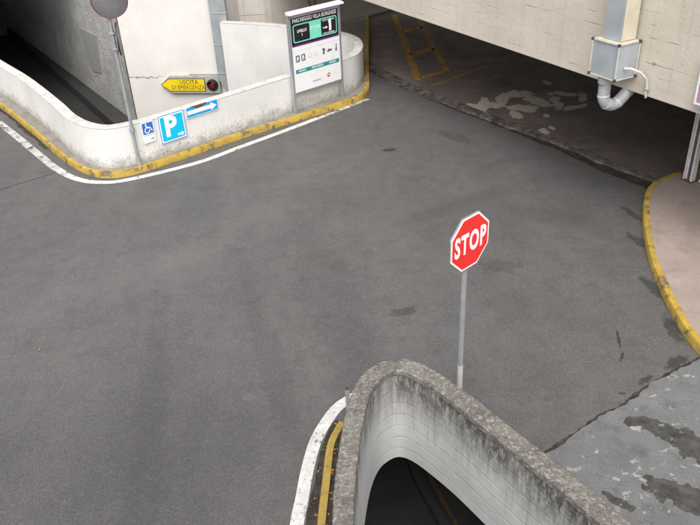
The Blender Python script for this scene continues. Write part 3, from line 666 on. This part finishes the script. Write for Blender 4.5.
plate('lamp_bezel', circ(.70, .0, .18), -.17, -.121, 'black', es, .01)
bm = bmesh.new(); bmesh.ops.create_uvsphere(bm, u_segments=20, v_segments=10, radius=.11); bm.transform(Matrix.Translation((.70, -.165, -.0)) @ Matrix.Diagonal((1, .55, 1, 1))); from_bm('lamp_lens', bm, 'lens_red', es, False, True)
bm = bmesh.new()
for k in range(11):
    an = R(20 + 140 * k / 10)
    for y in (-.13, -.30): bm.verts.new((.70 + .16 * math.cos(an), y, .16 * math.sin(an)))
bm.verts.ensure_lookup_table()
for k in range(10): bm.faces.new((bm.verts[2 * k], bm.verts[2 * k + 2], bm.verts[2 * k + 3], bm.verts[2 * k + 1]))
h_ = from_bm('lamp_hood', bm, 'black', es, False, True); md = h_.modifiers.new('solid', 'SOLIDIFY'); md.thickness = .012
cd_ = thing('wall_conduit', 'thin grey conduit running level along the pier above the exit sign', 'conduit', PX(-.9, .02, -.69), prz)
lbox('pipe', -.45, .8, -.03, -.002, -.014, .014, 'sign_grey', cd_, .005)
# rectangular duct with elbow
pd = thing('pier_duct', 'wide grey sheet metal duct running down the right edge of the white pier', 'duct', PX(-.12, .0, 0), prz)
z = 4.9
while z > -.55:
    z2 = max(z - .93, -.62); lbox('duct_section', -.25, .25, -.2, -.03, z2 + .004, z, 'galv_matt', pd, .008); lbox('seam_band', -.262, .262, -.212, -.018, z2 - .012, z2 + .012, 'duct_metal', pd, .002); z = z2
bm = bmesh.new(); prev = None
for k in range(9):
    an = R(90 * k / 8); ci = (.38 - .13 * math.cos(an) * 1, -.63 - .13 * math.sin(an)); co = (.38 - .63 * math.cos(an), -.63 - .63 * math.sin(an))
    ring = [bm.verts.new((co[0], -.2, co[1])), bm.verts.new((ci[0], -.2, ci[1])), bm.verts.new((ci[0], -.03, ci[1])), bm.verts.new((co[0], -.03, co[1]))]
    if prev:
        for q in range(4): bm.faces.new((prev[q], prev[(q + 1) % 4], ring[(q + 1) % 4], ring[q]))
    else: bm.faces.new(ring)
    prev = ring
bm.faces.new(list(reversed(prev))); from_bm('duct_elbow', bm, 'galv_matt', pd, False, True); lbox('duct_section', .385, 1.5, -.2, -.03, -1.255, -.765, 'galv_matt', pd, .006)

# ================================================================== SIGNS ON THE PARAPET
wrz = math.atan2(uw.y, uw.x); wn = Vector((uw.y, -uw.x))
def W(s, o, z): p = a0 + uw * s + wn * o; return (p.x, p.y, z)
ps = thing('parking_sign', 'square bright blue sign with large white letter P and small arrow on white wall', 'sign', W(.77, .012, .675), wrz)
plate('panel', rrect(-.31, .31, -.3, .3, .03), -.022, 0, 'white_sign', ps); plate('border', rrect(-.305, .305, -.295, .295, .03), -.0235, -.0225, 'sign_blue', ps); plate('inner_edge', rrect(-.29, .29, -.28, .28, .025), -.0255, -.024, 'white_sign', ps); plate('face', rrect(-.262, .262, -.252, .252, .02), -.028, -.026, 'sign_cyan', ps)
text('letter', 'P', .56, 'text_white', ps, -.045, .015, -.030, 1.0, .022); plate('arrow', arrow(.09, .245, -.185, .022, .052, .06), -.031, -.0285, 'text_white', ps)
for p in (-.2, .2): lbox('bracket', p - .02, p + .02, .0, .012, -.2, .2, 'galv', ps)
ds = thing('disabled_sign', 'small blue wheelchair sign with white panel below, left of the large P sign', 'sign', W(.22, .012, .725), wrz)
plate('panel', rrect(-.135, .135, -.215, .215, .02), -.02, 0, 'white_sign', ds); plate('blue_field', rrect(-.118, .118, -.03, .2, .012), -.023, -.021, 'sign_blue', ds)
T = -.0255
bm = bmesh.new(); ring = [(-.02 + .062 * math.cos(R(a_)), .045 + .062 * math.sin(R(a_))) for a_ in range(100, 371, 15)]; rin = [(-.02 + .042 * math.cos(R(a_)), .045 + .042 * math.sin(R(a_))) for a_ in range(370, 99, -15)]
plate('wheel', ring + rin, T, T + .002, 'text_white', ds); plate('head', circ(-.035, .172, .018, 14), T, T + .002, 'text_white', ds)
plate('figure', [(-.052, .15), (-.022, .15), (-.018, .118), (.03, .118), (.03, .1), (-.014, .1), (-.01, .078), (.048, .078), (.08, .01), (.1, .018), (.058, .1), (-.04, .1)], T - .0006, T + .0014, 'text_white', ds)
plate('arrow', arrow(.03, .1, -.15, .007, .022, .025), -.0225, -.0205, 'pic_dark', ds); lbox('divider', -.11, .11, -.0225, -.0205, -.062, -.056, 'sign_grey', ds)
lbox('bracket', -.05, .05, 0, .012, -.1, .1, 'galv', ds)
ar = thing('arrow_sign', 'long blue sign with white arrow pointing right and rust on its top edge', 'sign', W(1.53, .012, .86), wrz)
plate('panel', rrect(-.4, .4, -.118, .118, .015), -.02, 0, 'white_sign', ar); plate('face', rrect(-.385, .385, -.103, .103, .012), -.023, -.021, 'sign_blue_l', ar); plate('arrow', arrow(-.37, .36, -.005, .042, .088, .15), -.026, -.0235, 'text_white', ar)
plate('rust_patch', [(-.3, .117), (.12, .117), (.1, .085), (.0, .055), (-.12, .05), (-.2, .075)], -.0275, -.0262, 'rust', ar); lbox('bracket', -.3, -.26, 0, .012, -.1, .1, 'galv', ar); lbox('bracket', .26, .3, 0, .012, -.1, .1, 'galv', ar)

# ================================================================== MIRROR POLE
mp_ = thing('traffic_mirror', 'round convex traffic mirror with red rim on a thin galvanised pole', 'mirror', (-4.16, 13.97, .11))
tubeo('pole', [(0, 0, 0), (0, 0, 3.3)], .034, 'galv', mp_, n=14); tubeo('base_collar', [(0, 0, 0), (0, 0, .05)], .06, 'galv', mp_, n=14)
tubeo('clamp', [(0, 0, .72), (0, 0, .80)], .05, 'galv', mp_, n=14)
md_ = Vector((.22, -1, -.16)).normalized(); mq = md_.to_track_quat('Z', 'Y').to_matrix().to_4x4(); mc = Matrix.Translation((.10, -.12, 3.24)) @ mq
bm = bmesh.new(); rg = []; Rm = 1.0; rr = .315
for i in range(9):
    r_ = rr * i / 8; zz = math.sqrt(Rm * Rm - r_ * r_) - math.sqrt(Rm * Rm - rr * rr)
    rg.append([bm.verts.new((0, 0, zz))] if i == 0 else [bm.verts.new((r_ * math.cos(2 * math.pi * k / 40), r_ * math.sin(2 * math.pi * k / 40), zz)) for k in range(40)])
for k in range(40): bm.faces.new((rg[0][0], rg[1][k], rg[1][(k + 1) % 40]))
for i in range(1, 8):
    for k in range(40): bm.faces.new((rg[i][k], rg[i + 1][k], rg[i + 1][(k + 1) % 40], rg[i][(k + 1) % 40]))
bm.transform(mc); from_bm('mirror_face', bm, 'mirror', mp_, False, True)
bm = bmesh.new(); tube(bm, [(rr * math.cos(2 * math.pi * k / 40), rr * math.sin(2 * math.pi * k / 40), 0) for k in range(41)], .009, 8, False); bm.transform(mc); from_bm('rim', bm, 'rim_red', mp_, False, True)
bm = bmesh.new(); bmesh.ops.create_cone(bm, cap_ends=True, segments=40, radius1=.2, radius2=.315, depth=.08); bm.transform(mc @ Matrix.Translation((0, 0, -.042))); from_bm('back_shell', bm, 'black', mp_, False, True)
tubeo('bracket', [(0, 0, 3.02), (.02, -.02, 3.1), (.06, -.07, 3.18)], .02, 'black', mp_, n=8)
ss = thing('round_sign', 'round road sign seen almost edge-on on the mirror pole below the mirror', 'sign', (-4.16, 13.97, 2.62), R(101))
bm = add_poly(bmesh.new(), circ(0, 0, .3, 32), -.012, .012); bm.transform(Matrix.Translation((.02, -.09, .02)) @ Matrix.Rotation(R(90), 4, 'X')); from_bm('disc', bm, 'black', ss, False, bevel=.004)
bm = add_poly(bmesh.new(), circ(0, 0, .265, 32), .0125, .015); bm.transform(Matrix.Translation((.02, -.09, .02)) @ Matrix.Rotation(R(90), 4, 'X')); from_bm('face', bm, 'sign_back', ss, False)
lbox('channel', -.2, .2, -.075, -.045, .12, .15, 'post_dark', ss); lbox('channel', -.2, .2, -.075, -.045, -.17, -.14, 'post_dark', ss); lbox('clamp', -.05, .05, -.05, .05, .12, .15, 'galv', ss); lbox('clamp', -.05, .05, -.05, .05, -.17, -.14, 'galv', ss)

# ================================================================== INFORMATION BOARD
ib = thing('information_board', 'tall white information board with black and mint header on two grey posts', 'board', (-.53, 17.08, .15), R(40.5))
HW = .73
for x in (-HW, HW): lbox('post', x - .028, x + .028, -.03, .04, -.04, 2.17, 'galv', ib, .006)
lbox('panel', -HW + .030, HW - .030, -.02, .03, .44, 2.12, 'white_sign', ib); lbox('frame_rail', -HW + .029, HW - .029, -.035, .035, .41, .439, 'galv', ib); lbox('frame_rail', -HW + .029, HW - .029, -.035, .035, 2.121, 2.15, 'galv', ib)
plate('header', rect(-.69, .69, 1.50, 2.1), -.024, -.021, 'black', ib); plate('header_stripe', rect(-.69, .69, 1.47, 1.499), -.024, -.021, 'purple', ib)
text('lettering', 'PARCHEGGIO VILLA BORGHESE', .125, 'text_white', ib, 0, 2.03, -.026, .72, .002)
fr = rrect(-.64, .64, 1.55, 1.95, .05); plate('mint_outline', fr, -.0265, -.0245, 'mint', ib); plate('dark_cell', rrect(-.615, -.17, 1.575, 1.925, .035), -.0285, -.027, 'black', ib); plate('dark_cell', rrect(.17, .615, 1.575, 1.925, .035), -.0285, -.027, 'black', ib)
text('lettering', 'LIVELLO\n1', .088, 'text_white', ib, -.39, 1.75, -.030, .85, .002); text('lettering', 'SETTORE\n1', .088, 'text_white', ib, 0, 1.75, -.029, .85, .001)
plate('pictogram', [(.40, 1.64), (.47, 1.64), (.47, 1.9), (.42, 1.9), (.38, 1.84), (.40, 1.82)], -.031, -.029, 'text_white', ib); plate('pictogram', arrow(.22, .36, 1.73, .012, .035, .05), -.031, -.029, 'text_white', ib)
for z_ in (1.6, 1.89): text('lettering', 'USCITA PEDONALE', .045, 'text_white', ib, .39, z_, -.0305, .9, .001)
for i in range(30): plate('dot', circ(-.62 + i * .043, 1.37, .006, 6), -.0225, -.0205, 'pic_dark', ib)
for i, x in enumerate((-.56, -.40)):
    plate('pictogram', rrect(x - .055, x + .055, 1.12, 1.27, .012), -.0225, -.0205, 'pic_dark', ib); plate('pictogram_detail', [(x - .03, 1.14), (x - .005, 1.14), (x, 1.19), (x + .03, 1.15), (x + .015, 1.25), (x - .025, 1.24)], -.0245, -.0227, 'text_white', ib)
for x in (-.2, -.02):
    plate('pictogram', [(x + .05 * math.cos(R(t)), 1.2 + .05 * math.sin(R(t))) for t in range(0, 360, 30)], -.0225, -.0205, 'sign_grey', ib); plate('pictogram_detail', circ(x, 1.2, .042, 12), -.0245, -.0227, 'white_sign', ib)
plate('pictogram', [(.17, 1.14), (.23, 1.14), (.23, 1.2), (.26, 1.24), (.22, 1.28), (.16, 1.26), (.19, 1.21)], -.0225, -.0205, 'pic_dark', ib)
plate('pictogram', [(.31, 1.16), (.46, 1.18), (.46, 1.22), (.4, 1.21), (.38, 1.24), (.32, 1.2)], -.0225, -.0205, 'pic_dark', ib); plate('pictogram', [(.57, 1.14), (.61, 1.14), (.605, 1.24), (.615, 1.3), (.585, 1.3), (.58, 1.22), (.56, 1.18)], -.0225, -.0205, 'pic_dark', ib)
plate('teal_band', rect(-.64, .66, .86, .95), -.0225, -.0205, 'teal', ib); text('lettering', 'INGRESSO', .06, 'text_white', ib, -.45, .905, -.0235, .8, .001); text('lettering', 'PARCHEGGIO', .07, 'text_white', ib, 0, .905, -.0235, .8, .001); text('lettering', 'INGRESSO', .06, 'text_white', ib, .46, .905, -.0235, .8, .001)
plate('logo', [(.28, .58), (.34, .58), (.36, .64), (.35, .68), (.30, .67), (.27, .63)], -.0225, -.0205, 'sign_red', ib); plate('logo_detail', circ(.318, .632, .018, 10), -.0245, -.0227, 'white_sign', ib); text('lettering', 'PARCHEGGI', .05, 'pic_dark', ib, -.05, .585, -.0225, .9, 0)
bm = bmesh.new(); xs = (-.76, .80); pr_ = [(.05, 2.172), (-.12, 2.172), (-.135, 2.19), (-.11, 2.222), (.03, 2.245), (.05, 2.235)]
A = [bm.verts.new((xs[0], y, z)) for y, z in pr_]; B = [bm.verts.new((xs[1], y, z)) for y, z in pr_]
for i in range(6): bm.faces.new((A[i], A[(i + 1) % 6], B[(i + 1) % 6], B[i]))
bm.faces.new(A); bm.faces.new(list(reversed(B))); from_bm('lamp_hood', bm, 'lamp_white', ib, False, bevel=.008)
lbox('hood_fringe', -.762, .802, -.141, -.136, 2.173, 2.186, 'purple', ib); lbox('lamp_tube', -.7, .7, -.1, -.05, 2.152, 2.171, 'white_sign', ib)  # purple strip paints the lens colour fringe along the bright hood

# ================================================================== STOP SIGN
st_ = thing('stop_sign', 'red octagonal STOP sign with white border on a grey pole beside the ramp wall', 'sign', (1.19, 6.46, 0), R(41.8))
def octo(a_): b_ = a_ * math.tan(math.pi / 8); return [(-a_, -b_), (-b_, -a_), (b_, -a_), (a_, -b_), (a_, b_), (b_, a_), (-b_, a_), (-a_, b_)]
ZS = 2.284
def oz(a_): return [(x, z + ZS) for x, z in octo(a_)]
tubeo('pole', [(0, .02, .68), (0, .02, 2.45)], .031, 'galv', st_, n=18); tubeo('pole_foot', [(0, .02, 0), (0, .02, .679)], .033, 'pole_cream', st_, n=18)
plate('back_plate', oz(.3), -.035, -.012, 'sign_back', st_, .003); plate('border', oz(.298), -.0385, -.0355, 'white_sign', st_); plate('face', oz(.277), -.041, -.039, 'sign_red', st_)
text('lettering', 'STOP', .31, 'text_white', st_, .0, ZS - .005, -.0425, .60, .011, sp=1.16)
for z_ in (ZS - .14, ZS + .14): lbox('channel', -.2, .2, -.012, .0, z_ - .015, z_ + .015, 'galv', st_); lbox('clamp', -.04, .04, 0, .055, z_ - .012, z_ + .012, 'galv', st_)
# rusty tube stub outside the parapet
tb = thing('tube_stub', 'small open rusty square tube standing against the outside of the ramp wall', 'tube', (-.10, 6.02, 0), R(20))
bm = bmesh.new(); o1 = [(-.018, -.018), (.018, -.018), (.018, .018), (-.018, .018)]; i1 = [(x * .8, y * .8) for x, y in o1]; add_poly(bm, o1, 0, .82, [i1]); from_bm('tube_body', bm, 'pvc', tb, False)
bm = bmesh.new(); add_poly(bm, [(x * 1.03, y * 1.03) for x, y in o1], .80, .822, [[(x * .78, y * .78) for x, y in o1]]); from_bm('rusty_end', bm, 'rust', tb, False)

# ================================================================== LITTER
rn = random.Random(11); bm = bmesh.new()
def leaf(x, y, z, s):
    an = rn.uniform(0, 6.28); p = [(-1, 0, .1), (-.3, .45, .3), (.6, .35, .15), (1, 0, .35), (.5, -.4, .1), (-.4, -.4, .25)]; c_, d_ = math.cos(an), math.sin(an)
    vs = [bm.verts.new((x + (a_ * c_ - b_ * d_) * s, y + (a_ * d_ + b_ * c_) * s, z + q * s)) for a_, b_, q in p]; bm.faces.new(vs)
for i in range(60):
    p = lk[rn.randint(0, len(lk) // 2 + 12)]; sd_ = rn.choice((-1, 1)); leaf(p.x + (rn.uniform(.05, .1) if sd_ > 0 else -rn.uniform(.05, .16)), p.y + rn.uniform(-.04, .04), .036 if sd_ > 0 else .006, rn.uniform(.012, .026))
for i in range(60):
    p = joint_pts[0].lerp(joint_pts[1], 0); t = rn.uniform(.35, .93); s_ = t * 12.2; q = resample(joint_pts, .1)[int(s_ / .1) % 100 + 20]; o2 = rn.uniform(.02, .18); leaf(q.x + .85 * o2, q.y + .5 * o2, -.046, rn.uniform(.01, .025))
for i in range(22):
    p = rk[rn.randint(30, len(rk) - 25)]; leaf(p.x - rn.uniform(.03, .14), p.y, .003, rn.uniform(.008, .02))
for i in range(26):
    p = kerb_foot[rn.randint(150, len(kerb_foot) - 70)]; leaf(p.x + rn.uniform(-.04, .06), p.y - rn.uniform(.02, .2), .005, rn.uniform(.01, .03))
o = from_bm('leaf_litter', bm, 'leaf'); o['kind'] = 'stuff'; tag(o, 'small dry brown leaves scattered along kerbs and gutter', 'leaves')
bm = bmesh.new(); leaf(-4.25, 8.06, .004, .035); tag(from_bm('dry_leaf', bm, 'leaf'), 'single dry orange leaf lying on the open asphalt at left', 'leaf')
wd = thing('weed', 'tiny green weed growing between the yellow kerb and the white line', 'plant', (-.40, 6.0, 0)); bm = bmesh.new()
for i in range(14): leaf(-.40 + rn.uniform(-.03, .03), 6.0 + rn.uniform(-.05, .05), rn.uniform(.005, .05), rn.uniform(.01, .02))
from_bm('leaves', bm, 'weed', wd); tubeo('stem', [(0, 0, 0), (.005, .01, .05)], .003, 'weed', wd, n=6)

# ------------------------------------------------------------------ sub-parts: print on its face, lens on its bezel, corner caps on the box
def nest(root, parent_name, child_names):
    kids = list(root.children); par = next(k for k in kids if k.name.split('.')[0] == parent_name)
    for k in kids:
        if k.name.split('.')[0] in child_names and k is not par: k.parent = par
nest(es, 'lamp_bezel', ('lamp_lens', 'lamp_hood')); nest(es, 'arrow_face', ('lettering',))
nest(ps, 'face', ('letter', 'arrow')); nest(ds, 'blue_field', ('wheel', 'head', 'figure')); nest(ar, 'face', ('arrow', 'rust_patch'))
nest(st_, 'face', ('lettering',)); nest(vd, 'box_body', ('frame_bar', 'corner_cap', 'top_lid')); nest(ep_, 'pipe', ('pipe_band',))
nest(ib, 'lamp_hood', ('hood_fringe', 'lamp_tube')); nest(tb, 'tube_body', ('rusty_end',)); nest(bs, 'panel', ('face',)); nest(ss, 'disc', ('face',))
